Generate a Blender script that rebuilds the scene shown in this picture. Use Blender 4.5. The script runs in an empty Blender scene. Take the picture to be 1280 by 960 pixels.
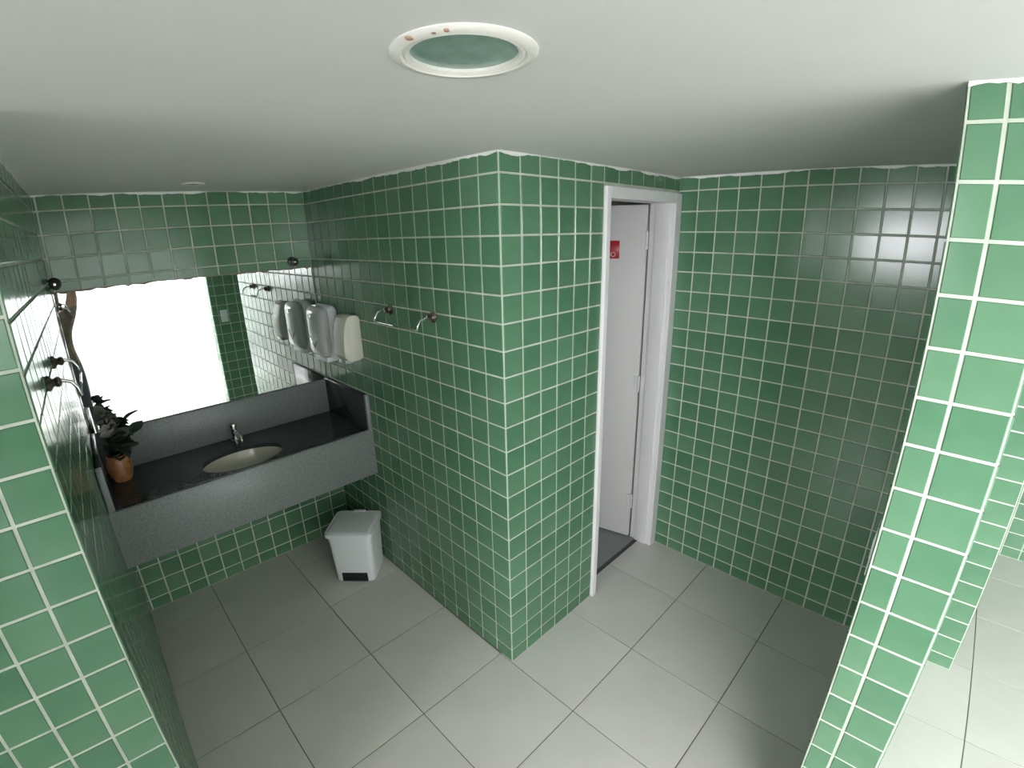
import bpy, bmesh, math, random
from mathutils import Vector, Matrix, Euler
random.seed(7)
S = 0.104                     # metres per wall-tile pitch; all coordinates below are in tile pitches
scene = bpy.context.scene
COL = scene.collection

# ------------------------------------------------------------------ camera
cd = bpy.data.cameras.new('camera')
cam = bpy.data.objects.new('camera', cd)
COL.objects.link(cam)
CAM = (-11.39323, -12.00657, 18.75437)
cam.location = [c * S for c in CAM]
_a, _b, _c = -0.776048, 1.261625, -0.022794
cam.rotation_euler = (Matrix.Rotation(_a, 3, 'Z') @ Matrix.Rotation(_b, 3, 'X') @ Matrix.Rotation(_c, 3, 'Z')).to_euler()
cd.sensor_fit = 'HORIZONTAL'
cd.sensor_width = 36.0
cd.sensor_height = 27.0
cd.lens = 17.4
cd.clip_start = 0.01
cd.type = 'PANO'              # the phone's very wide lens bends straight lines: its measured lens curve
cd.panorama_type = 'FISHEYE_LENS_POLYNOMIAL'
cd.fisheye_fov = math.radians(180)
cd.fisheye_polynomial_k0 = 0.0
cd.fisheye_polynomial_k1 = -0.06088452
cd.fisheye_polynomial_k2 = 0.000333711777
cd.fisheye_polynomial_k3 = 3.2392891e-05
cd.fisheye_polynomial_k4 = -7.84618489e-07
scene.camera = cam

# ------------------------------------------------------------------ world, exposure
world = bpy.data.worlds.new('daylight')
scene.world = world
world.use_nodes = True
bg = world.node_tree.nodes['Background']
bg.inputs['Color'].default_value = (0.985, 0.975, 1.03, 1)
bg.inputs['Strength'].default_value = 16.5
vs = scene.view_settings
vs.view_transform = 'Standard'
vs.look = 'None'
vs.gamma = 1.0
vs.use_curve_mapping = False
vs.exposure = 0.64

ZC = 21.35                    # ceiling height
HALL_Y = -33.0                # open front of the hall
FRONT_X, FRONT_X1, FRONT_Z = -11.95, 5.5, 18.5
BANDY0, BANDY1 = -32.5, -18.6
BAND0, BAND1 = 13.0, 21.1
HALL_X = -16.6
CORR_X, CORR_Y = -46.0, -10.5                # hall wall with the window band

def portal(name, x, y, z, w, h, rot):
    l = bpy.data.lights.new(name, 'AREA')
    l.shape = 'RECTANGLE'; l.size = w * S; l.size_y = h * S
    l.cycles.is_portal = True
    o = bpy.data.objects.new(name, l); COL.objects.link(o)
    o.location = (x * S, y * S, z * S); o.rotation_euler = rot

# ------------------------------------------------------------------ materials
def mat(name, color, rough=0.5, metal=0.0, spec=0.5, **kw):
    m = bpy.data.materials.new(name); m.use_nodes = True
    b = m.node_tree.nodes['Principled BSDF']
    b.inputs['Base Color'].default_value = (*color, 1)
    b.inputs['Roughness'].default_value = rough
    b.inputs['Metallic'].default_value = metal
    b.inputs['Specular IOR Level'].default_value = spec
    for k, v in kw.items():
        b.inputs[k].default_value = v
    return m

def noisy(m, c1, c2, scale, detail=3, ramp=(0.35, 0.65), use_random=0.0, bump=0.0, bump_scale=None):
    nt = m.node_tree; n = nt.nodes; L = nt.links
    b = n['Principled BSDF']
    tc = n.new('ShaderNodeTexCoord'); no = n.new('ShaderNodeTexNoise')
    no.inputs['Scale'].default_value = scale; no.inputs['Detail'].default_value = detail
    L.new(tc.outputs['Object'], no.inputs['Vector'])
    r = n.new('ShaderNodeValToRGB')
    r.color_ramp.elements[0].position = ramp[0]; r.color_ramp.elements[1].position = ramp[1]
    r.color_ramp.elements[0].color = (*c1, 1); r.color_ramp.elements[1].color = (*c2, 1)
    if use_random:
        oi = n.new('ShaderNodeObjectInfo'); ad = n.new('ShaderNodeMath'); ad.operation = 'MULTIPLY_ADD'
        L.new(oi.outputs['Random'], ad.inputs[0]); ad.inputs[1].default_value = use_random
        su = n.new('ShaderNodeMath'); su.operation = 'SUBTRACT'; su.inputs[1].default_value = use_random / 2
        L.new(no.outputs['Fac'], su.inputs[0]); L.new(su.outputs[0], ad.inputs[2])
        L.new(ad.outputs[0], r.inputs['Fac'])
    else:
        L.new(no.outputs['Fac'], r.inputs['Fac'])
    L.new(r.outputs['Color'], b.inputs['Base Color'])
    if bump:
        n2 = n.new('ShaderNodeTexNoise'); n2.inputs['Scale'].default_value = bump_scale or scale
        L.new(tc.outputs['Object'], n2.inputs['Vector'])
        bp = n.new('ShaderNodeBump'); bp.inputs['Strength'].default_value = bump; bp.inputs['Distance'].default_value = 0.002
        L.new(n2.outputs['Fac'], bp.inputs['Height']); L.new(bp.outputs['Normal'], b.inputs['Normal'])
    return m

M = {}
M['tile'] = noisy(mat('glazed_green_tile', (0.06, 0.19, 0.07), 0.16), (0.083, 0.203, 0.112), (0.122, 0.258, 0.148), 6, 2, (0.2, 0.8), 0.5, 0.05, 9)
M['grout'] = noisy(mat('grout', (0.6, 0.62, 0.52), 0.85), (0.48, 0.535, 0.445), (0.60, 0.65, 0.55), 12)
M['paint'] = noisy(mat('white_paint', (0.8, 0.8, 0.76), 0.8), (0.73, 0.735, 0.71), (0.77, 0.77, 0.745), 2)
M['caulk'] = mat('paint_bead', (0.82, 0.83, 0.78), 0.7)
M['floor_tile'] = noisy(mat('floor_porcelain', (0.5, 0.5, 0.46), 0.32), (0.60, 0.60, 0.55), (0.66, 0.655, 0.605), 3, 4, (0.3, 0.7), 0.3)
M['floor_joint'] = mat('floor_joint', (0.16, 0.16, 0.13), 0.8)
M['floor_dark'] = mat('inner_floor', (0.26, 0.28, 0.28), 0.4)
M['sill'] = mat('threshold_stone', (0.06, 0.06, 0.06), 0.4)
M['granite'] = noisy(mat('grey_granite', (0.2, 0.2, 0.2), 0.38), (0.17, 0.187, 0.187), (0.265, 0.287, 0.282), 90, 8, (0.3, 0.7))
M['granite_shaded'] = noisy(mat('shaded_granite', (0.05, 0.05, 0.05), 0.2), (0.03, 0.036, 0.038), (0.055, 0.062, 0.064), 90, 8, (0.3, 0.7))  # same granite; shade on the top and side faces put into its colour
M['mirror'] = mat('mirror_silver', (0.86, 0.9, 0.88), 0.0, 1.0)
M['mirror_rot'] = noisy(mat('mirror_rot', (0.2, 0.12, 0.09), 0.5), (0.10, 0.09, 0.07), (0.34, 0.20, 0.15), 9, 4)
M['ceramic'] = mat('cream_ceramic', (0.62, 0.60, 0.50), 0.15)
M['chrome'] = mat('chrome', (0.75, 0.75, 0.74), 0.12, 1.0)
M['chrome_dark'] = noisy(mat('tarnished_chrome', (0.3, 0.25, 0.22), 0.3, 1.0), (0.10, 0.09, 0.08), (0.42, 0.33, 0.29), 60)
M['black_knob'] = mat('dark_knob', (0.03, 0.035, 0.03), 0.25)
M['white_plastic'] = mat('white_plastic', (0.80, 0.83, 0.84), 0.35)
M['cream_plastic'] = mat('cream_plastic', (0.66, 0.66, 0.56), 0.4)
M['smoke_plastic'] = mat('smoke_plastic', (0.48, 0.51, 0.49), 0.12)
M['black_plastic'] = mat('black_plastic', (0.012, 0.014, 0.016), 0.4)
M['door_paint'] = mat('door_paint', (0.76, 0.76, 0.74), 0.45)
M['frame_paint'] = mat('frame_paint', (0.85, 0.85, 0.84), 0.45)
M['red'] = mat('red_sign', (0.42, 0.012, 0.02), 0.35)
M['sign_white'] = mat('sign_white', (0.8, 0.75, 0.75), 0.5)
M['terracotta'] = noisy(mat('terracotta', (0.4, 0.17, 0.07), 0.3), (0.28, 0.11, 0.04), (0.50, 0.24, 0.10), 30)
M['soil'] = mat('moss', (0.03, 0.05, 0.02), 0.9)
M['leaf_dark'] = noisy(mat('leaf_dark', (0.03, 0.06, 0.035), 0.5), (0.018, 0.035, 0.022), (0.05, 0.09, 0.05), 30)
M['leaf_grey'] = noisy(mat('leaf_grey', (0.2, 0.2, 0.18), 0.6), (0.14, 0.15, 0.13), (0.30, 0.28, 0.25), 30)
M['lamp_white'] = noisy(mat('lamp_ring', (0.8, 0.78, 0.7), 0.4), (0.78, 0.76, 0.70), (0.84, 0.83, 0.78), 8)
M['rust'] = mat('rust', (0.45, 0.28, 0.2), 0.8)
M['lamp_glass'] = noisy(mat('frosted_glass', (0.22, 0.34, 0.30), 0.22), (0.20, 0.31, 0.27), (0.27, 0.40, 0.36), 25, 3, (0.3, 0.7))
M['sky_screen'] = mat('sky_screen_paint', (0.34, 0.36, 0.34), 0.8)
M['concrete'] = mat('outdoor_paving', (0.27, 0.27, 0.26), 0.7)

# ------------------------------------------------------------------ mesh helpers
def link(name, me, m, parent=None, loc=None, rot=None):
    o = bpy.data.objects.new(name, me)
    if m is not None and me is not None and not me.materials:
        me.materials.append(m)
    COL.objects.link(o)
    if parent is not None: o.parent = parent
    if loc is not None: o.location = [c * S for c in loc]
    if rot is not None: o.rotation_euler = rot
    return o

def mesh(name, verts, faces, smooth=False):
    me = bpy.data.meshes.new(name)
    me.from_pydata([(v[0] * S, v[1] * S, v[2] * S) for v in verts], [], faces)
    if smooth:
        me.polygons.foreach_set('use_smooth', [True] * len(me.polygons))
    me.update()
    return me

BOXF = [(0, 3, 2, 1), (4, 5, 6, 7), (0, 1, 5, 4), (1, 2, 6, 5), (2, 3, 7, 6), (3, 0, 4, 7)]
def boxes_mesh(name, bs):
    v, f = [], []
    for (x0, x1, y0, y1, z0, z1) in bs:
        n = len(v)
        v += [(x0, y0, z0), (x1, y0, z0), (x1, y1, z0), (x0, y1, z0), (x0, y0, z1), (x1, y0, z1), (x1, y1, z1), (x0, y1, z1)]
        f += [tuple(i + n for i in q) for q in BOXF]
    return mesh(name, v, f)

def box(name, b, m, parent=None, **k):
    return link(name, boxes_mesh(name, [b]), m, parent, **k)

def bev_mesh(name, b, off, seg=3, taper=None, only=None):
    """bevelled box; taper=(sx, sy) scales the bottom; only='v' bevels upright edges only"""
    x0, x1, y0, y1, z0, z1 = b
    bm = bmesh.new()
    vs_ = [bm.verts.new(Vector(p) * S) for p in [(x0, y0, z0), (x1, y0, z0), (x1, y1, z0), (x0, y1, z0), (x0, y0, z1), (x1, y0, z1), (x1, y1, z1), (x0, y1, z1)]]
    for q in BOXF: bm.faces.new([vs_[i] for i in q])
    es = list(bm.edges)
    if only == 'v': es = [e for e in es if abs(e.verts[0].co.z - e.verts[1].co.z) > 1e-6]
    bmesh.ops.bevel(bm, geom=es, offset=off * S, segments=seg, profile=0.5, affect='EDGES')
    if taper:
        cx, cy = (x0 + x1) / 2 * S, (y0 + y1) / 2 * S
        for v in bm.verts:
            t = (z1 * S - v.co.z) / ((z1 - z0) * S)
            v.co.x = cx + (v.co.x - cx) * (1 + (taper[0] - 1) * t)
            v.co.y = cy + (v.co.y - cy) * (1 + (taper[1] - 1) * t)
    me = bpy.data.meshes.new(name); bm.to_mesh(me); bm.free()
    me.polygons.foreach_set('use_smooth', [True] * len(me.polygons))
    try: me.set_sharp_from_angle(angle=math.radians(50))
    except Exception: pass
    return me

def lathe_mesh(name, prof, n=32, sx=1, sy=1, cap=False):
    v, f = [], []
    for (r, z) in prof:
        for i in range(n):
            a = 2 * math.pi * i / n
            v.append((r * sx * math.cos(a), r * sy * math.sin(a), z))
    for k in range(len(prof) - 1):
        for i in range(n):
            j = (i + 1) % n
            f.append((k * n + i, k * n + j, (k + 1) * n + j, (k + 1) * n + i))
    if cap:
        f.append(tuple(range(n))[::-1]); f.append(tuple((len(prof) - 1) * n + i for i in range(n)))
    me = mesh(name, v, f, True)
    try: me.set_sharp_from_angle(angle=math.radians(45))
    except Exception: pass
    return me

def tube_mesh(name, pts, r, n=10, closed_caps=True):
    pts = [Vector(p) for p in pts]
    rs = r if isinstance(r, (list, tuple)) else [r] * len(pts)
    v, f = [], []
    up = Vector((0, 0, 1)); prev = None
    for i, p in enumerate(pts):
        t = (pts[min(i + 1, len(pts) - 1)] - pts[max(i - 1, 0)]).normalized()
        if prev is None:
            a = up if abs(t.dot(up)) < 0.9 else Vector((1, 0, 0))
            u = t.cross(a).normalized()
        else:
            u = (prev - t * prev.dot(t)).normalized()
        prev = u; w = t.cross(u)
        for k in range(n):
            an = 2 * math.pi * k / n
            v.append(tuple(p + (u * math.cos(an) + w * math.sin(an)) * rs[i]))
    for i in range(len(pts) - 1):
        for k in range(n):
            j = (k + 1) % n
            f.append((i * n + k, i * n + j, (i + 1) * n + j, (i + 1) * n + k))
    f.append(tuple(range(n))[::-1]); f.append(tuple((len(pts) - 1) * n + k for k in range(n)))
    return mesh(name, v, f, True)

def tag(o, label, cat, group=None):
    o['label'] = label; o['category'] = cat
    if group: o['group'] = group
    return o

def thing(name, label, cat, loc, rot=None, group=None):
    o = link(name, None, None, None, loc, rot)
    o.empty_display_size = 0.05
    return tag(o, label, cat, group)

def struct(o, label=None):
    o['kind'] = 'structure'
    if label: o['label'] = label
    return o

# ------------------------------------------------------------------ tiles
GAP = 0.075
_tile_cache = {}
def tile_verts(w, h):
    a, b, c = w / 2, h / 2, 0.018
    t0, t1 = -0.015, 0.03
    ring = lambda x, y, z: [(-x, -y, z), (x, -y, z), (x, y, z), (-x, y, z)]
    v = ring(a, b, t0) + ring(a, b, t1 - c) + ring(a - c, b - c, t1)
    f = []
    for k in (0, 4):
        for i in range(4):
            j = (i + 1) % 4
            f.append((k + i, k + j, k + 4 + j, k + 4 + i))
    f.append((8, 9, 10, 11))
    return v, f
def tile_mesh(w, h):
    key = (round(w, 2), round(h, 2))
    if key not in _tile_cache:
        me = mesh('tile', *tile_verts(*key)); me.materials.append(M['tile']); _tile_cache[key] = me
    return _tile_cache[key]

def cuts(a, b, first):
    """grid lines between a and b, one of them at first"""
    k = math.ceil((a - first) - 0.02)
    out = [a]
    x = first + k
    while x < b - 0.02:
        if x > a + 0.12: out.append(x)
        x += 1
    if b - out[-1] < 0.12: out[-1] = b
    else: out.append(b)
    return out

ROW1 = 0.68                   # lowest row is cut to 0.68
def tile_wall(parent, o, u, nrm, us, zs, skip=None, limit=300, tilt=0.005, score=None):
    u = Vector((u[0], u[1], 0)).normalized(); nrm = Vector((nrm[0], nrm[1], 0)).normalized(); up = Vector((0, 0, 1))
    flip = u.cross(up).dot(nrm) < 0
    ux = -u if flip else u
    cells = []
    for i in range(len(us) - 1):
        for j in range(len(zs) - 1):
            a0, a1, z0, z1 = us[i], us[i + 1], zs[j], zs[j + 1]
            if skip and skip(a0, a1, z0, z1): continue
            uc, zc = (a0 + a1) / 2, (z0 + z1) / 2
            p = Vector((o[0], o[1], 0)) + u * uc + up * zc
            d = p - Vector(CAM)
            area = abs(d.normalized().dot(nrm)) / d.length_squared
            cells.append((area, p, a1 - a0 - GAP, z1 - z0 - GAP))
    cells.sort(key=lambda c: -c[0])
    rest_v, rest_f = [], []
    R0 = Matrix((ux, up, nrm)).transposed()
    for n, (ar, p, w, h) in enumerate(cells):
        if w < 0.04 or h < 0.04: continue
        rot = R0 @ Euler((random.gauss(0, tilt), random.gauss(0, tilt), random.gauss(0, 0.002))).to_matrix()
        if n < limit:
            ob = bpy.data.objects.new('tile', tile_mesh(w, h)); COL.objects.link(ob)
            ob.parent = parent
            ob.matrix_local = Matrix.Translation(p * S) @ rot.to_4x4()
        else:
            v, f = tile_verts(w, h); k = len(rest_v)
            rest_v += [tuple(p + rot @ Vector(q)) for q in v]; rest_f += [tuple(i + k for i in q) for q in f]
    if rest_v:
        ob = link('tile_field', mesh('tile_field', rest_v, rest_f), M['tile'], parent); ob['kind'] = 'stuff'

def zrows(z0=0.0, z1=ZC, off=0.0):
    return cuts(z0, z1, ROW1 + off)

def bead(name, pts, nrm, wob=0.035, hgt=0.06, parent=None):
    """uneven bead of ceiling paint along the top of a tiled wall: pts (x, y) from a to b"""
    (xa, ya), (xb, yb) = pts
    L_ = math.hypot(xb - xa, yb - ya); n = max(4, int(L_ * 7))
    v, f = [], []
    h = hgt
    for i in range(n + 1):
        t = i / n; x = xa + (xb - xa) * t; y = ya + (yb - ya) * t
        h += random.uniform(-wob, wob); h = min(max(h, 0.02), hgt + 0.07)
        d = 0.045
        v += [(x, y, ZC - h), (x + nrm[0] * d, y + nrm[1] * d, ZC - h), (x + nrm[0] * (d + .01), y + nrm[1] * (d + .01), ZC), (x, y, ZC)]
    for i in range(n):
        for k in range(4):
            j = (k + 1) % 4
            f.append((i * 4 + k, i * 4 + j, i * 4 + 4 + j, i * 4 + 4 + k))
    f += [(3, 2, 1, 0), tuple(n * 4 + k for k in range(4))]
    return struct(link(name, mesh(name, v, f), M['caulk'], parent))

# ------------------------------------------------------------------ shell: walls
YB = 15.854                   # mirror wall
XR = 12.613                   # wall right of the door
P2A, P2B = -11.682, -13.292   # pillar beside the door recess
P3B = -15.71
XL0, XL1 = -12.50, -12.17     # left wall is slightly out of square
TH_ = 0.9

w_mirror = struct(box('wall_back', (XL1 - 1.5, 1.0, YB, YB + TH_, 0, ZC), M['grout']), 'green tiled wall behind the mirror and vanity')
w_niche = struct(box('wall_niche_right', (0, TH_, 0, YB, 0, ZC), M['grout']), 'green tiled wall with dispensers beside the vanity')
w_door = struct(link('wall_door', boxes_mesh('wall_door', [(TH_, 5.98, 0, TH_, 0, ZC), (5.98, 12.55, 0, TH_, 20.5, ZC)]), M['grout']), 'green tiled wall holding the white door')
w_right = struct(box('wall_right', (XR, XR + TH_, P2A, 0.9, 0, ZC), M['grout']), 'dark green tiled wall right of the white door')
w_pillar = struct(box('wall_pillar', (0, 25.2, P2B, P2A, 0, ZC), M['grout']), 'bright tiled pillar end beside the door recess')
w_far = struct(box('wall_far', (XR, 25.2, P3B, P2B, 0, ZC), M['grout']), 'tiled wall stub behind the bright pillar')
w_far2 = struct(box('wall_far_end', (25.2, 26.1, HALL_Y, P2A, 0, ZC), M['grout']), 'distant tiled wall beyond the pillar')
dl = Vector((XL1 - XL0, YB + 0.08, 0)).normalized(); nl = Vector((dl.y, -dl.x, 0))
v5 = [(XL0, -0.08), (XL1, YB), (XL1 - 1.5, YB), (CORR_X - 1, YB), (CORR_X - 1, -0.08)]
w_left = struct(link('wall_left', mesh('wall_left', [(x, y, z) for z in (0, ZC) for x, y in v5],
        [(0, 1, 2, 3, 4), (9, 8, 7, 6, 5)] + [(i, i + 5, (i + 1) % 5 + 5, (i + 1) % 5) for i in range(5)]), M['grout']), 'green tiled wall left of the vanity')

# tiles on them
ZS = zrows()
def skip6(a0, a1, z0, z1): return (z1 < 17.1 and z0 > 10.6) or (z1 < 10.6 and z0 > 5.9)
tile_wall(w_mirror, (0, YB), (-1, 0), (0, -1), cuts(0, -XL1, 1.0), ZS, skip6)
tile_wall(w_niche, (0, 0), (0, 1), (-1, 0), cuts(0, YB, 1.0), ZS)
tile_wall(w_door, (0, 0), (1, 0), (0, -1), cuts(0, 5.92, 1.0), ZS)
tile_wall(w_door, (0, 0), (1, 0), (0, -1), [5.92] + [k for k in range(7, 13)] + [XR], [ZS[-2], ZS[-1]])
tile_wall(w_right, (XR, 0), (0, -1), (-1, 0), cuts(0, -P2A, 1.0), ZS)
tile_wall(w_pillar, (0, 0), (0, -1), (-1, 0), [-P2A, 12.292, -P2B], ZS)
tile_wall(w_pillar, (0, P2A), (1, 0), (0, 1), cuts(0, XR, 0.55), ZS, limit=88)
tile_wall(w_pillar, (0, P2B), (1, 0), (0, -1), cuts(0, XR, 1.0), ZS, limit=0)
tile_wall(w_far, (XR, 0), (0, -1), (-1, 0), [-P2B, 13.72, 14.72, -P3B], ZS)
tile_wall(w_far, (0, P3B), (1, 0), (0, -1), cuts(XR, 25.2, XR + 1), ZS, limit=0)
tile_wall(w_far2, (25.2, 0), (0, -1), (-1, 0), cuts(-P3B, -HALL_Y, 18.73), ZS, limit=110)
tile_wall(w_left, (XL0, -0.08), (dl.x, dl.y), (nl.x, nl.y), cuts(0, YB + 0.08, 0.95), ZS)
us = [12.5 + 0.955 * k for k in range(0, 8)]
tile_wall(w_left, (0, -0.08), (-1, 0), (0, -1), us, [0.0] + [ROW1 + 0.106 + k for k in range(0, 21)] + [ZC], limit=132)

# uneven paint line under the ceiling
bead('trim_1', ((XL1, YB), (0, YB)), (0, -1))
bead('trim_2', ((0, YB), (0, 0)), (-1, 0))
bead('trim_3', ((0, 0), (XR, 0)), (0, -1))
bead('trim_4', ((XR, 0), (XR, P2A)), (-1, 0))
bead('trim_5', ((0, P2A), (0, P2B)), (-1, 0), 0.04, 0.05)
bead('trim_6', ((XL0, -0.08), (XL1, YB)), (nl.x, nl.y))
bead('trim_7', ((CORR_X, -0.08), (XL0, -0.08)), (0, -1))

# ------------------------------------------------------------------ hall round the camera
# hall wall with a window band, open front
struct(link('wall_hall', boxes_mesh('wall_hall', [
    (HALL_X - 1, HALL_X, HALL_Y, CORR_Y, 0, BAND0), (HALL_X - 1, HALL_X, HALL_Y, CORR_Y, BAND1, ZC),
    (HALL_X - 1, HALL_X, BANDY1, CORR_Y, BAND0, BAND1), (HALL_X - 1, HALL_X, HALL_Y, BANDY0, BAND0, BAND1)]), M['paint']), 'white hall wall with a high window band')
struct(link('wall_corridor', boxes_mesh('wall_corridor', [(CORR_X, HALL_X - 1, CORR_Y - 1, CORR_Y, 0, ZC),
    (CORR_X - 1, CORR_X, CORR_Y - 1, 0, 0, 14.0), (CORR_X - 1, CORR_X, CORR_Y - 1, 0, 21.0, ZC), (CORR_X - 1, CORR_X, CORR_Y - 1, CORR_Y + 0.4, 14.0, 21.0)]), M['paint']), 'white corridor walls with an end window')
struct(link('wall_front', boxes_mesh('wall_front', [(FRONT_X, FRONT_X1, HALL_Y - 1, HALL_Y, FRONT_Z, ZC), (HALL_X - 1, FRONT_X, HALL_Y - 1, HALL_Y, 0, ZC), (FRONT_X1, 26.1, HALL_Y - 1, HALL_Y, 0, ZC)]), M['paint']), 'white front wall of the hall with a wide opening')
struct(box('ground', (-150, 150, -220, HALL_Y - 0.0, -0.8, -0.3), M['concrete']), 'pale paving outside the hall')
portal('daylight_front', (FRONT_X + FRONT_X1) / 2, HALL_Y, FRONT_Z / 2, FRONT_X1 - FRONT_X, FRONT_Z, (math.radians(90), 0, 0))
portal('daylight_corridor', CORR_X, (CORR_Y + 0.0) / 2, 17.5, 7, -CORR_Y, (0, math.radians(-90), 0))
portal('daylight_band', HALL_X, (BANDY0 + BANDY1) / 2, (BAND0 + BAND1) / 2, BAND1 - BAND0, BANDY1 - BANDY0, (0, math.radians(-90), 0))


struct(box('wall_sky_screen', (-18, 12, -48, -47, -0.3, 60), M['sky_screen']), 'added wall outside that screens the sky from the front opening')  # added outside to block the sky and dim light through the front opening

# ------------------------------------------------------------------ ceiling with the round opening of the lamp
LX, LY, LR = -6.32, -6.0, 0.98
n = 48; q = 2.0
v, f = [], []
for zz in (ZC,):
    sq = []
    for i in range(n):
        a = 2 * math.pi * i / n; c, s_ = math.cos(a), math.sin(a); m_ = max(abs(c), abs(s_))
        v.append((LX + LR * c, LY + LR * s_, zz)); sq.append((LX + q * c / m_, LY + q * s_ / m_, zz))
    v += sq
for i in range(n):
    j = (i + 1) % n
    f.append((i, n + i, n + j, j))
X0, X1, Y0, Y1 = HALL_X - 1, 27.0, HALL_Y - 1, YB + 1.0
def quad(x0, x1, y0, y1, z):
    k = len(v); v.extend([(x0, y0, z), (x0, y1, z), (x1, y1, z), (x1, y0, z)]); f.append((k, k + 1, k + 2, k + 3))
quad(X0, LX - q, Y0, Y1, ZC); quad(LX + q, X1, Y0, Y1, ZC); quad(LX - q, LX + q, Y0, LY - q, ZC); quad(LX - q, LX + q, LY + q, Y1, ZC)
quad(X0, X1, Y0, Y1, ZC + 3)
for zz in (ZC, ZC + 3): quad(CORR_X - 1, X0, CORR_Y - 1, Y1, zz)
k = len(v); v += [(X0, Y0, ZC), (X1, Y0, ZC), (X1, Y1, ZC), (X0, Y1, ZC), (X0, Y0, ZC + 3), (X1, Y0, ZC + 3), (X1, Y1, ZC + 3), (X0, Y1, ZC + 3)]
for i in range(4): f.append((k + i, k + (i + 1) % 4, k + 4 + (i + 1) % 4, k + 4 + i))
struct(link('ceiling', mesh('ceiling', v, f), M['paint']), 'plain white ceiling')

# ------------------------------------------------------------------ floor
floor = struct(link('floor', boxes_mesh('floor', [(HALL_X - 1, 26.1, HALL_Y, YB + 0.9, -0.6, -0.03), (CORR_X, HALL_X - 1, CORR_Y, YB, -0.6, -0.03)]), M['floor_joint']), 'beige porcelain tiled floor')
FX = [-0.05 + 4.43 * k for k in range(-11, 7)]; FY = [0.72 + 4.335 * k for k in range(-6, 4)]
FX[0] = CORR_X; FX[-1] = 26.1; FX.sort()
FY = [HALL_Y] + [y for y in FY if y > HALL_Y + 0.3] + [YB + 0.3]
_fc = {}
def floor_tile(x0, x1, y0, y1):
    g = 0.022; w, h = round(x1 - x0 - 2 * g, 2), round(y1 - y0 - 2 * g, 2)
    if (w, h) not in _fc:
        a, b, c = w / 2, h / 2, 0.004
        ring = lambda x, y, z: [(-x, -y, z), (x, -y, z), (x, y, z), (-x, y, z)]
        vv = ring(a, b, -0.06) + ring(a, b, -c) + ring(a - c, b - c, 0)
        ff = [(k + i, k + (i + 1) % 4, k + 4 + (i + 1) % 4, k + 4 + i) for k in (0, 4) for i in range(4)] + [(8, 9, 10, 11)]
        me = mesh('floor_tile', vv, ff); me.materials.append(M['floor_tile']); _fc[(w, h)] = me
    ob = bpy.data.objects.new('floor_tile', _fc[(w, h)]); COL.objects.link(ob); ob.parent = floor
    ob.location = ((x0 + x1) / 2 * S, (y0 + y1) / 2 * S, random.uniform(-0.004, 0.0) * S)
    ob.rotation_euler = (random.gauss(0, 0.0004), random.gauss(0, 0.0004), 0)
for i in range(len(FX) - 1):
    for j in range(len(FY) - 1):
        x0, x1, y0, y1 = FX[i], FX[i + 1], FY[j], FY[j + 1]
        if x1 < HALL_X and (y1 < CORR_Y or y0 > 0.5): continue
        if y0 > 0.5 and (x0 > -0.5 or x1 < XL0 - 0.6): continue
        floor_tile(x0, x1, y0, y1)
# the little room behind the door
struct(box('wall_inner', (0.9, 17, 14, 15, 0, ZC), M['paint']), 'plain wall of the room behind the door')
struct(link('wall_inner_side', boxes_mesh('wall_inner_side', [(16, 17, 0.9, 14, 0, ZC), (XR + 0.9, 16, 0.9, 1.8, 0, ZC)]), M['paint']), 'side wall of the room behind the door')
struct(box('floor_inner', (0.9, 16, 0.95, 14, -0.03, 0.0), M['floor_dark']), 'grey floor of the room behind the door')
struct(box('trim_8', (5.98, 12.55, 0.74, 0.95, -0.03, 0.0), M['sill']), 'dark joint under the door')

# ------------------------------------------------------------------ door
fr = struct(link('trim_9', None, None, None, (9.2, 0, 0)), 'white painted door frame'); fr.empty_display_size = 0.05
def part(name, b, m, parent, o, off=0.03, seg=2):
    b = (b[0] - o[0], b[1] - o[0], b[2] - o[1], b[3] - o[1], b[4] - o[2], b[5] - o[2])
    me = bev_mesh(name, b, off, seg); me.polygons.foreach_set('use_smooth', [False] * len(me.polygons))
    return link(name, me, m, parent)
O9 = (9.2, 0, 0)
part('casing', (5.93, 6.24, -0.18, -0.001, 0, 20.56), M['frame_paint'], fr, O9)
part('casing', (11.95, 12.57, -0.18, -0.001, 0, 20.56), M['frame_paint'], fr, O9)
part('casing_head', (6.24, 11.95, -0.18, -0.001, 20.08, 20.56), M['frame_paint'], fr, O9)
part('jamb', (5.99, 6.24, 0.0, 1.3, 0, 20.49), M['frame_paint'], fr, O9)
part('jamb', (11.99, 12.54, 0.0, 1.3, 0, 20.49), M['frame_paint'], fr, O9)
part('jamb_head', (6.24, 11.99, 0.0, 1.3, 20.12, 20.49), M['frame_paint'], fr, O9)
part('stop', (11.90, 11.99, 0.15, 0.95, 0, 20.12), M['frame_paint'], fr, O9, 0.02)

ang = math.atan2(3.29 - 1.37, 11.36 - 11.82)      # direction of the leaf from its hinges
HX, HY = 11.83, 1.34
leaf = struct(link('door_1', bev_mesh('door_leaf', (0, 5.55, -0.34, 0, 0.10, 20.08), 0.02, 2), M['door_paint'], None, (HX, HY, 0), (0, 0, ang)), 'white flush door standing open inwards')
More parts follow.
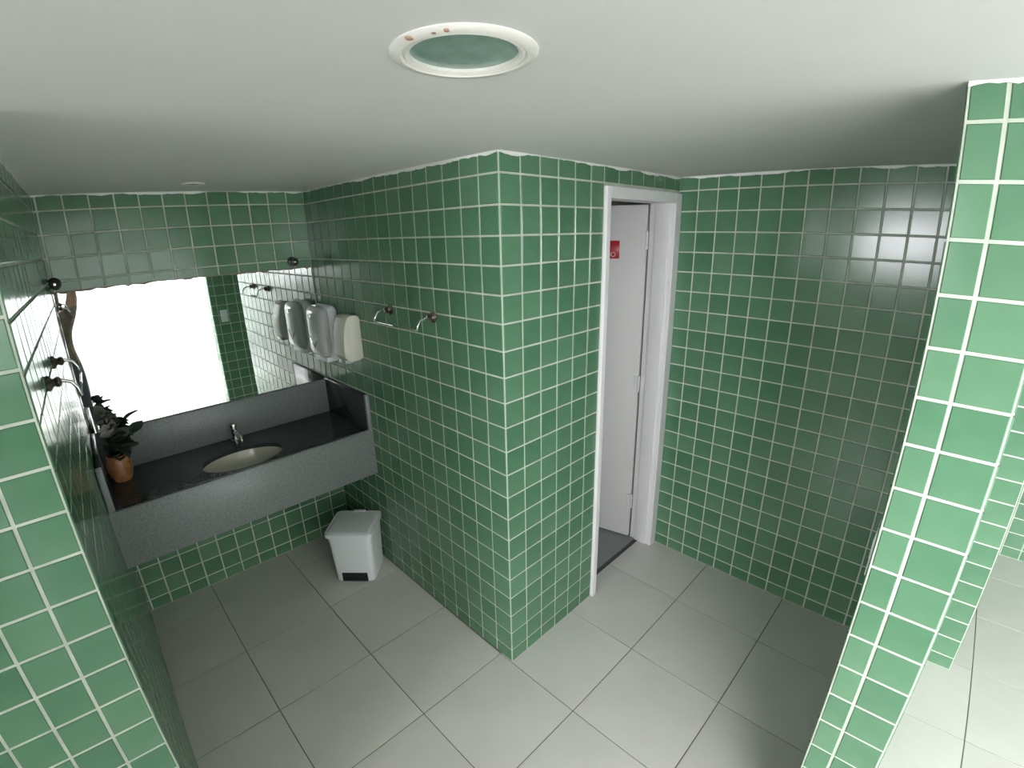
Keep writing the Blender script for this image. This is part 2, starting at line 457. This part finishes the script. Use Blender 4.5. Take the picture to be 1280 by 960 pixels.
# in the leaf's own frame +y is its outer face when open
for z in (18.0, 10.1, 2.45):
    h = link('hinge', lathe_mesh('hinge', [(0.0, 0), (0.075, 0), (0.075, 0.95), (0.0, 0.95)], 12), M['frame_paint'], leaf, (-0.05, 0.06, z - 0.2))
    link('hinge_plate', boxes_mesh('hinge_plate', [(0.0, 0.26, -0.04, 0.02, 0.02, 0.92)]), M['frame_paint'], h)
sign = thing('door_sign', 'red plastic sign with white letters on the open door', 'sign', (HX, HY, 17.31), (0, 0, ang))
link('sign_plate', bev_mesh('sign_plate', (1.44, 4.0, 0.006, 0.03, 0, 0.95), 0.008, 1), M['red'], sign)
tc_ = bpy.data.curves.new('letters', 'FONT'); tc_.body = 'NO'; tc_.size = 0.36 * S; tc_.align_x = 'LEFT'; tc_.extrude = 0.0006
to_ = bpy.data.objects.new('letters_curve', tc_); COL.objects.link(to_)
bpy.context.view_layer.update()
tm = bpy.data.meshes.new_from_object(to_.evaluated_get(bpy.context.evaluated_depsgraph_get()))
bpy.data.objects.remove(to_); 
lt = link('letters', tm, M['sign_white'], sign, (2.22, 0.032, 0.10), (math.radians(90), 0, math.radians(180)))

# ------------------------------------------------------------------ vanity counter
CF = 10.6
van = thing('vanity_counter', 'long grey granite vanity counter with deep apron under the mirror', 'counter', (-6.2, CF, 5.95))
OV = (-6.2, CF, 5.95)
BX, BY, BA, BB, CT = -6.27, 12.6, 1.95, 1.33, 8.48
def vp(name, b, m, off=0.015):
    b = (b[0] - OV[0], b[1] - OV[0], b[2] - OV[1], b[3] - OV[1], b[4] - OV[2], b[5] - OV[2])
    return link(name, bev_mesh(name, b, off, 1), m, van)
vp('apron', (-12.26, -0.035, CF, CF + 0.2, 5.95, 8.62), M['granite'])
vp('backsplash', (-12.15, -0.24, YB - 0.24, YB - 0.04, CT, 10.5), M['granite'])
vp('side_splash', (-0.24, -0.035, CF + 0.2, YB - 0.04, CT, 10.62), M['granite_shaded'])
vp('apron_end', (-0.24, -0.035, CF, CF + 0.2, 8.62, 10.62), M['granite'])
vp('side_splash', (-12.14, -11.96, CF + 0.2, YB - 0.25, CT, 10.62), M['granite_shaded'])
vp('apron_end', (-12.22, -11.98, CF, CF + 0.2, 8.62, 10.62), M['granite'])
# top slab with an oval cut-out
n = 64; v, f = [], []
x0, x1, y0, y1 = -12.2, -0.035, CF + 0.2, YB - 0.04
for z in (CT, CT - 0.2):
    for i in range(n):
        a = 2 * math.pi * i / n; v.append((BX + BA * math.cos(a) - OV[0], BY + BB * math.sin(a) - OV[1], z - OV[2]))
for z in (CT, CT - 0.2):
    for i in range(n):
        a = 2 * math.pi * i / n; c, s_ = math.cos(a), math.sin(a); m_ = max(abs(c), abs(s_))
        v.append((BX + 2.3 * c / m_ - OV[0], BY + 1.6 * s_ / m_ - OV[1], z - OV[2]))
for i in range(n):
    j = (i + 1) % n
    f += [(i, 2 * n + i, 2 * n + j, j), (i, j, n + j, n + i), (n + i, n + j, 3 * n + j, 3 * n + i)]
f = [tuple(reversed(t)) for t in f]
def slab(a0, a1, b0, b1):
    k = len(v)
    for z in (CT - 0.2, CT):
        v.extend([(a0 - OV[0], b0 - OV[1], z - OV[2]), (a1 - OV[0], b0 - OV[1], z - OV[2]), (a1 - OV[0], b1 - OV[1], z - OV[2]), (a0 - OV[0], b1 - OV[1], z - OV[2])])
    f.extend([tuple(i + k for i in t) for t in BOXF])
slab(x0, BX - 2.3, y0, y1); slab(BX + 2.3, x1, y0, y1); slab(BX - 2.3, BX + 2.3, y0, BY - 1.6); slab(BX - 2.3, BX + 2.3, BY + 1.6, y1)
link('countertop', mesh('countertop', v, f), M['granite_shaded'], van)

bas = thing('washbasin', 'oval cream ceramic basin set under the granite counter', 'sink', (BX, BY, CT - 1.35))
prof = [(1.04, 1.14), (1.0, 1.13), (0.97, 1.0), (0.88, 0.6), (0.70, 0.25), (0.42, 0.05), (0.12, 0.0), (0.0, 0.0)]
prof = prof + [(0.12, -0.08), (0.46, -0.03), (0.76, 0.18), (0.95, 0.55), (1.04, 1.0), (1.04, 1.14)]
link('bowl', lathe_mesh('bowl', prof, 48, BA + 0.06, BB + 0.06), M['ceramic'], bas)
link('drain', lathe_mesh('drain', [(0, 0.03), (0.16, 0.03), (0.2, 0.015), (0.2, 0.0)], 20), M['chrome'], bas)

fau = thing('faucet', 'small chrome push tap standing behind the basin', 'tap', (-5.9, 15.15, CT + 0.004))
link('base_ring', lathe_mesh('base_ring', [(0, 0), (0.26, 0), (0.26, 0.06), (0.2, 0.1), (0, 0.1)], 24), M['chrome'], fau)
link('body', lathe_mesh('body', [(0.18, 0.1), (0.16, 0.3), (0.16, 0.62), (0.19, 0.70), (0, 0.70)], 24), M['chrome'], fau)
link('push_knob', lathe_mesh('push_knob', [(0.12, 0.70), (0.12, 0.78), (0.2, 0.80), (0.21, 0.92), (0.17, 0.98), (0, 1.0)], 24), M['chrome'], fau)
link('spout', tube_mesh('spout', [(0, 0, 0.45), (0.02, -0.35, 0.56), (0.04, -0.75, 0.55), (0.05, -1.0, 0.47), (0.05, -1.1, 0.33), (0.05, -1.11, 0.24)], [0.13, 0.13, 0.12, 0.12, 0.12, 0.12], 14), M['chrome'], fau)

# ------------------------------------------------------------------ mirror
mir = thing('mirror', 'frameless wall mirror with worn silver edges above the vanity', 'mirror', (-6.1, YB - 0.05, 10.52))
def jag(a, b, step, amp, seed):
    r = random.Random(seed); out = []; x = a
    while x < b: out.append((x, r.uniform(0, amp) if r.random() < 0.6 else r.uniform(0, amp * 0.3))); x += r.uniform(step * .5, step * 1.5)
    out.append((b, 0)); return out
top = [(x, 17.22 - d) for x, d in jag(-12.12, -0.10, 0.22, 0.10, 3)]
lef = [(-12.12 + d, z) for z, d in jag(10.55, 17.05, 0.3, 0.05, 5)]
poly = [(-0.10, 10.52)] + [(x, z) for x, z in reversed(top)] + [(x, z) for x, z in reversed(lef)] 
poly = [(x + 6.1, z - 10.52) for x, z in poly]
N_ = len(poly)
v = [(x, -0.03, z) for x, z in poly] + [(x, 0.0, z) for x, z in poly]
f = [tuple(range(N_)), tuple(range(2 * N_ - 1, N_ - 1, -1))] + [(i, i + N_, (i + 1) % N_ + N_, (i + 1) % N_) for i in range(N_)]
me = mesh('silvered_glass', v, f)
link('silvered_glass', me, M['mirror'], mir)
link('worn_edge', boxes_mesh('worn_edge', [(-12.14 + 6.1, -0.10 + 6.1, 0.0, 0.012, 0.0, 6.72)]), M['mirror_rot'], mir)

for x, lab in ((-1.12, 'dark round robe hook above the mirror beside the dispensers'), (-11.95, 'dark round robe hook above the mirror beside the left wall')):
    k = thing('robe_hook', lab, 'hook', (x, YB - 0.06, 17.6), (math.radians(90), 0, 0))
    link('knob_plate', lathe_mesh('knob_plate', [(0, -0.02), (0.27, -0.02), (0.27, 0.05), (0.2, 0.1), (0, 0.1)], 20), M['black_knob'], k)
    link('knob_head', lathe_mesh('knob_head', [(0.1, 0.09), (0.12, 0.2), (0.22, 0.3), (0.2, 0.42), (0.1, 0.47), (0, 0.48)], 20), M['black_knob'], k)
    link('knob_cap', lathe_mesh('knob_cap', [(0.07, 0.475), (0.06, 0.5), (0, 0.51)], 12), M['chrome'], k)

# ------------------------------------------------------------------ dispensers on the niche wall
dA = thing('towel_dispenser', 'larger white wall dispenser with smoke grey cover against the mirror corner', 'dispenser', (-0.035, 14.1, 12.2))
link('back_body', bev_mesh('back_body', (-0.62, 0, -1.12, 1.12, 0.0, 3.05), 0.34, 5), M['white_plastic'], dA)
cov = link('cover', bev_mesh('cover', (-1.12, -0.4, -1.06, 1.04, 0.14, 3.02), 0.46, 6), M['smoke_plastic'], dA)
link('window', tube_mesh('window', [(-1.128, -0.5, 1.3), (-1.125, 0.0, 0.75), (-1.128, 0.5, 1.3)], 0.03, 6), M['chrome'], cov)
link('lock', lathe_mesh('lock', [(0, 0), (0.1, 0), (0.1, 0.05), (0, 0.06)], 14), M['chrome'], cov, (-1.11, 0, 2.5), (0, math.radians(-90), 0))
link('paper_slot', bev_mesh('paper_slot', (-0.9, -0.2, -0.8, 0.8, -0.08, 0.2), 0.05, 2), M['white_plastic'], dA)
dB = thing('hand_dispenser', 'smaller cream rounded dispenser on the tiled wall beside the towel rail', 'dispenser', (-0.035, 11.2, 12.58))
def prism(name, prof, y0, y1, off):
    bm = bmesh.new(); n = len(prof)
    a = [bm.verts.new(Vector((x, y0, z)) * S) for x, z in prof]; b = [bm.verts.new(Vector((x, y1, z)) * S) for x, z in prof]
    bm.faces.new(a); bm.faces.new(list(reversed(b)))
    for i in range(n): bm.faces.new((a[i], b[i], b[(i + 1) % n], a[(i + 1) % n]))
    bmesh.ops.recalc_face_normals(bm, faces=bm.faces)
    bmesh.ops.bevel(bm, geom=list(bm.edges), offset=off * S, segments=2, profile=0.5, affect='EDGES')
    me = bpy.data.meshes.new(name); bm.to_mesh(me); bm.free()
    me.polygons.foreach_set('use_smooth', [True] * len(me.polygons)); me.set_sharp_from_angle(angle=math.radians(40))
    return me
link('back_body', prism('back_body', [(0, 0.12), (-0.25, 0.02), (-0.62, 0.0), (-0.62, 2.36), (-0.36, 2.4), (-0.08, 2.33), (0, 2.2)], -0.58, 0.58, 0.03), M['cream_plastic'], dB)
link('cover', prism('cover', [(-0.60, 0.02), (-0.82, 0.06), (-1.02, 0.30), (-1.04, 0.7), (-0.99, 1.35), (-0.88, 1.9), (-0.74, 2.24), (-0.60, 2.35)], -0.6, 0.6, 0.04), M['cream_plastic'], dB)
link('push_lever', bev_mesh('push_lever', (-0.95, -0.5, -0.4, 0.4, -0.1, 0.1), 0.04, 3), M['smoke_plastic'], dB)

# ------------------------------------------------------------------ towel rails
def rail(label, base, sgn, ya, yb, z, rot=0.0, e=0.86, k=0.85):
    """posts at local y=ya, yb; sgn = direction away from the wall along x"""
    t = thing('towel_rail', label, 'towel rail', base, (0, 0, rot), None)
    for y in (ya, yb):
        link('post', lathe_mesh('post', [(0, 0), (0.26 * k, 0), (0.27 * k, 0.05), (0.22 * k, 0.09), (0.15 * k, 0.12), (0.13 * k, 0.16), (0.17 * k, 0.2), (0.17 * k, 0.27), (0.1 * k, 0.32), (0, 0.33)], 20), M['chrome_dark'], t, (0, y, z), (0, math.radians(90 * sgn), 0))
    for y in (ya, yb):
        link('arm', tube_mesh('arm', [(sgn * 0.2, y, z), (sgn * 0.5 * e, y, z + 0.02), (sgn * 0.79 * e, y, z - 0.06), (sgn * 0.95 * e, y, z - 0.25), (sgn * e, y, z - 0.46)], 0.045, 10), M['chrome'], t)
    link('bar', tube_mesh('bar', [(sgn * e, ya, z - 0.44), (sgn * e, yb, z - 0.44)], 0.032, 10), M['chrome'], t)
    return t
rail('thin chrome towel rail on the wall beside the cream dispenser', (-0.035, 0, 0), -1, 4.08, 7.46, 15.52)
rail('thin chrome towel rail on the left tiled wall by the plant', (XL0 + nl.x * 0.035, -0.08, 0), 1, 3.45, 6.5, 15.75, math.atan2(-dl.x, dl.y), 0.66, 0.75)

# light switch on the back of the pillar wall (seen in the mirror)
sw = thing('light_switch', 'white light switch plate on the tiled wall seen in the mirror', 'switch', (1.07, P2A + 0.032, 10.92))
link('plate', bev_mesh('plate', (-0.36, 0.36, 0, 0.05, 0, 1.24), 0.02, 2), M['white_plastic'], sw)
link('rocker', bev_mesh('rocker', (-0.14, 0.14, 0.045, 0.07, 0.36, 0.88), 0.01, 2), M['white_plastic'], sw)

# ------------------------------------------------------------------ pedal bin
bn = thing('pedal_bin', 'white plastic pedal bin with grey lid on the floor under the vanity', 'bin', (-1.72, 11.0, 0), (0, 0, math.radians(-45)))
body = link('body', bev_mesh('body', (-1.24, 1.24, -1.14, 1.14, 0.02, 3.0), 0.3, 4, (0.90, 0.90), 'v'), M['white_plastic'], bn)
link('lid', bev_mesh('lid', (-1.34, 1.34, -1.27, 1.2, 2.98, 3.34), 0.30, 6), M['white_plastic'], bn)
link('lid_hinge', bev_mesh('lid_hinge', (-0.35, 0.35, 0.95, 1.25, 3.2, 3.36), 0.05, 2), M['white_plastic'], bn)
link('pedal_recess', boxes_mesh('pedal_recess', [(-0.74, 0.74, -1.062, -0.95, 0.02, 0.60)]), M['black_plastic'], bn)
link('pedal', bev_mesh('pedal', (-0.55, 0.55, -1.10, -0.9, 0.06, 0.17), 0.03, 2), M['black_plastic'], bn)

# ------------------------------------------------------------------ potted plant on the counter
PX, PY = -11.34, 14.25
pot = thing('potted_plant', 'terracotta pot with dark leaves and grey blossoms on the vanity', 'plant', (PX, PY, CT + 0.004))
link('pot', lathe_mesh('pot', [(0.0, 0.0), (0.34, 0.0), (0.46, 0.25), (0.54, 0.6), (0.52, 0.95), (0.44, 1.2), (0.46, 1.3), (0.40, 1.3), (0.38, 1.15), (0.0, 1.1)], 28), M['terracotta'], pot)
link('soil', lathe_mesh('soil', [(0.39, 1.12), (0.3, 1.24), (0.0, 1.28)], 20), M['soil'], pot)
def leaf_mesh(name, l, w, curl):
    v, f = [], []
    k = 5
    for i in range(k + 1):
        t = i / k; hw = w * math.sin(math.pi * min(1, 0.08 + t * 0.95)) ** 0.8
        z = curl * t * t
        v += [(-hw, l * t, z + 0.06 * hw), (0, l * t, z - 0.06), (hw, l * t, z + 0.06 * hw)]
    for i in range(k):
        f += [(3 * i, 3 * i + 1, 3 * i + 4, 3 * i + 3), (3 * i + 1, 3 * i + 2, 3 * i + 5, 3 * i + 4)]
    nn = len(v)
    v += [(x, y, z - 0.02) for x, y, z in v]
    f += [tuple(reversed([i + nn for i in q])) for q in f]
    return mesh(name, v, f, True)
rp = random.Random(11)
LM = [leaf_mesh('leaf', 0.74, 0.34, -0.15), leaf_mesh('leaf', 0.6, 0.31, 0.1), leaf_mesh('leaf', 0.82, 0.3, -0.25)]
for m_ in LM: m_.materials.append(M['leaf_dark'])
GM = [leaf_mesh('petal', 0.5, 0.26, 0.15), leaf_mesh('petal', 0.56, 0.22, -0.1)]
for m_ in GM: m_.materials.append(M['leaf_grey'])
stems = []
for k in range(10):
    a = rp.uniform(0, 6.28); r = rp.uniform(0.05, 0.6); h = rp.uniform(1.4, 2.2)
    e = (max(-0.3, r * math.cos(a) + 0.1), r * math.sin(a), h)
    link('stem', tube_mesh('stem', [(0.1 * math.cos(a), 0.1 * math.sin(a), 1.2), (e[0] * 0.6, e[1] * 0.6, h * 0.75), e], 0.025, 6), M['leaf_dark'], pot)
    for j in range(5):
        t = rp.uniform(0.55, 1.0)
        for _ in range(40):
            b = rp.uniform(0, 6.28)
            if e[0] * t - 0.85 * math.sin(b) > -0.2 and e[1] * t + 0.85 * math.cos(b) < 1.15: break
        o = link('leaf', LM[rp.randrange(3)], None, pot, (e[0] * t, e[1] * t, 1.2 + (h - 1.2) * t), (rp.uniform(-0.2, 0.9), rp.uniform(-0.5, 0.5), b))
        if math.sin(b) > 0.55: o.scale = (0.7, 0.5, 0.7)
# one long stalk reaching out over the counter, and a taller grey blossom spray
link('stem', tube_mesh('stem', [(0.1, 0.1, 1.2), (0.45, 0.2, 1.75), (0.85, 0.2, 2.15)], 0.025, 6), M['leaf_dark'], pot)
link('leaf', LM[0], None, pot, (0.82, 0.18, 2.1), (0.7, 0.2, -1.0))
for (bx_, by_, h) in ((-0.2, 0.3, 2.9), (-0.1, 0.1, 3.35), (-0.15, -0.05, 2.55), (0.1, 0.35, 2.5)):
    link('stem', tube_mesh('stem', [(0.0, 0.05, 1.2), (bx_ * 0.5, by_ * 0.5, h * 0.7), (bx_, by_, h)], 0.022, 6), M['leaf_dark'], pot)
    for j in range(7):
        for _ in range(40):
            b = rp.uniform(0, 6.28)
            if bx_ - 0.6 * math.sin(b) > -0.55 and by_ + 0.6 * math.cos(b) < 1.1: break
        link('petal', GM[rp.randrange(2)], None, pot, (bx_, by_, h - rp.uniform(0, 0.35)), (rp.uniform(0.0, 1.1), rp.uniform(-0.4, 0.4), b))

# ------------------------------------------------------------------ ceiling lamps
lamp = thing('ceiling_downlight', 'large round recessed ceiling lamp with white ring and frosted glass', 'lamp', (LX, LY, ZC))
link('ring', lathe_mesh('ring', [(0.80, 0.12), (0.80, -0.03), (0.86, -0.06), (0.90, -0.03), (0.93, -0.07), (1.04, -0.06), (1.09, -0.02), (1.09, 0.0), (0.97, 0.02), (0.97, 0.12)], 56), M['lamp_white'], lamp)
link('frosted_glass', lathe_mesh('frosted_glass', [(0.0, 0.02), (0.81, 0.02), (0.81, 0.05), (0.0, 0.05)], 48), M['lamp_glass'], lamp)
link('housing', lathe_mesh('housing', [(0.96, 0.0), (0.96, 1.2), (0.0, 1.2)], 40), M['lamp_white'], lamp)
for a, r, s_ in ((3.25, 1.03, 0.05), (3.62, 1.0, 0.03), (3.8, 1.02, 0.035)):
    link('rust_spot', lathe_mesh('rust_spot', [(0, -0.072), (s_, -0.07), (s_ * 1.3, -0.05)], 10), M['rust'], lamp, (r * math.cos(a), r * math.sin(a), 0))
sp = thing('ceiling_spot', 'small white ceiling spot over the vanity', 'lamp', (-6.27, 12.3, ZC))
link('ring', lathe_mesh('ring', [(0.30, 0.0), (0.30, -0.03), (0.36, -0.07), (0.44, -0.06), (0.48, 0.0)], 32), M['lamp_white'], sp)
link('glass', lathe_mesh('glass', [(0.0, -0.03), (0.31, -0.03), (0.31, 0.0)], 28), M['lamp_glass'], sp)

# ------------------------------------------------------------------ the person taking the picture, a sliver of them shows in the mirror
def skin_mesh(name, verts, edges, radii, root, sub=2):
    me = bpy.data.meshes.new(name); me.from_pydata([tuple(c * S for c in p) for p in verts], edges, [])
    o = bpy.data.objects.new(name + '_cage', me); COL.objects.link(o)
    mo = o.modifiers.new('skin', 'SKIN'); mo.use_smooth_shade = True
    for i, r in enumerate(radii):
        sv = me.skin_vertices[0].data[i]
        rx, ry = r if isinstance(r, tuple) else (r, r)
        sv.radius = (rx * S, ry * S); sv.use_root = (i == root)
    o.modifiers.new('sub', 'SUBSURF').levels = sub
    o.modifiers['sub'].render_levels = sub
    dg = bpy.context.evaluated_depsgraph_get(); bpy.context.view_layer.update()
    out = bpy.data.meshes.new_from_object(o.evaluated_get(bpy.context.evaluated_depsgraph_get()))
    out.name = name
    bpy.data.objects.remove(o); bpy.data.meshes.remove(me)
    return out
M['skin'] = mat('skin', (0.42, 0.24, 0.17), 0.5)
M['shirt'] = noisy(mat('shirt', (0.2, 0.15, 0.12), 0.9), (0.15, 0.115, 0.095), (0.24, 0.18, 0.15), 20)
M['trousers'] = mat('trousers', (0.06, 0.065, 0.08), 0.9)
M['hair'] = noisy(mat('hair', (0.05, 0.03, 0.02), 0.7), (0.03, 0.02, 0.014), (0.11, 0.07, 0.05), 60)
QX, QY = -13.55, -14.6
per = thing('person', 'person in brown shirt raising a phone, seen at the mirror edge', 'person', (QX, QY, 0))
# body frame: facing +y
bv = [(0, 0, 8.6), (0, 0.05, 10.2), (0, 0.05, 12.0), (0, 0, 13.2), (0, 0.05, 13.9), (0, 0.2, 14.6), (0, 0.25, 15.5), (0, 0.2, 16.1),   # 0 pelvis .. 7 crown
      (-0.95, 0, 8.1), (-1.0, 0.1, 4.5), (-1.0, -0.05, 0.75), (-1.0, 0.9, 0.25),                       # left leg 8-11
      (0.95, 0, 8.1), (1.0, 0.1, 4.5), (1.0, -0.05, 0.75), (1.0, 0.9, 0.25),                           # right leg 12-15
      (-1.65, 0, 13.2), (-2.15, -0.1, 10.5), (-2.1, 0.5, 8.1), (-2.05, 0.75, 7.35),                    # left arm 16-19
      (1.6, 0.1, 13.3), (2.15, 1.1, 15.2), (2.05, 1.6, 17.1), (2.03, 1.78, 17.85)]                      # right arm 20-23
be = [(0, 1), (1, 2), (2, 3), (3, 4), (4, 5), (5, 6), (6, 7), (0, 8), (8, 9), (9, 10), (10, 11), (0, 12), (12, 13), (13, 14), (14, 15),
      (3, 16), (16, 17), (17, 18), (18, 19), (3, 20), (20, 21), (21, 22), (22, 23)]
br = [(1.5, 1.05), (1.3, 0.9), (1.55, 1.0), (1.3, 0.85), (0.55, 0.55), (0.7, 0.75), (0.75, 0.9), (0.45, 0.5),
      (0.85, 0.85), 0.58, 0.38, 0.36, (0.85, 0.85), 0.58, 0.38, 0.36, 0.62, 0.42, 0.28, 0.34, 0.62, 0.45, 0.28, 0.30]
bme = skin_mesh('body', bv, be, br, 0)
bme.materials.clear()
for k in ('skin', 'shirt', 'trousers', 'hair'): bme.materials.append(M[k])
for p in bme.polygons:
    c = p.center / S
    if c.z < 0.75: p.material_index = 3
    elif c.z < 8.9 and abs(c.x) < 1.95: p.material_index = 2
    elif c.z < 13.75 and abs(c.x) < 1.95: p.material_index = 1
    elif 10.6 < c.z < 14.2 and abs(c.x) >= 1.2: p.material_index = 1
    else: p.material_index = 0
link('body', bme, None, per)
# hair, face, fingers round the phone
hv = []
link('hair', lathe_mesh('hair', [(0.86, -1.5), (1.02, -0.9), (1.06, -0.2), (0.98, 0.35), (0.7, 0.78), (0.3, 0.98), (0, 1.02)], 24, 1.0, 1.0), M['hair'], per, (0, -0.08, 15.55))
link('nose', lathe_mesh('nose', [(0.13, 0), (0.1, 0.2), (0.03, 0.42), (0, 0.43)], 10), M['skin'], per, (0, 1.1, 15.05))
for sx in (-0.3, 0.3):
    link('eye', lathe_mesh('eye', [(0, -0.1), (0.08, -0.05), (0.1, 0), (0.08, 0.05), (0, 0.1)], 12), M['sign_white'], per, (sx, 1.05, 15.5))
CR = cam.rotation_euler.to_matrix()
def held(r, u, b):      # point in the phone's frame -> person's frame
    p = Vector(CAM) + CR @ Vector((r, u, b)); return (p.x - QX, p.y - QY, p.z)
for k in range(5):
    if k < 4:
        u = -0.62 + 0.2 * k
        a = [held(0.12, u - 0.05, 0.40), held(0.43, u, 0.36), held(0.48, u + 0.02, 0.15), held(0.43, u + 0.02, 0.04)]
    else:
        a = [held(-0.15, -0.65, 0.42), held(-0.44, -0.45, 0.34), held(-0.47, -0.15, 0.16)]
    link('finger', tube_mesh('finger', a, [0.11, 0.085, 0.075, 0.06][:len(a)], 8), M['skin'], per)
ph = tag(link('phone', bev_mesh('phone', (-0.36, 0.36, -0.76, 0.76, 0.10, 0.18), 0.03, 2), M['black_plastic'], None, CAM, cam.rotation_euler), 'black phone held up by the person', 'phone')
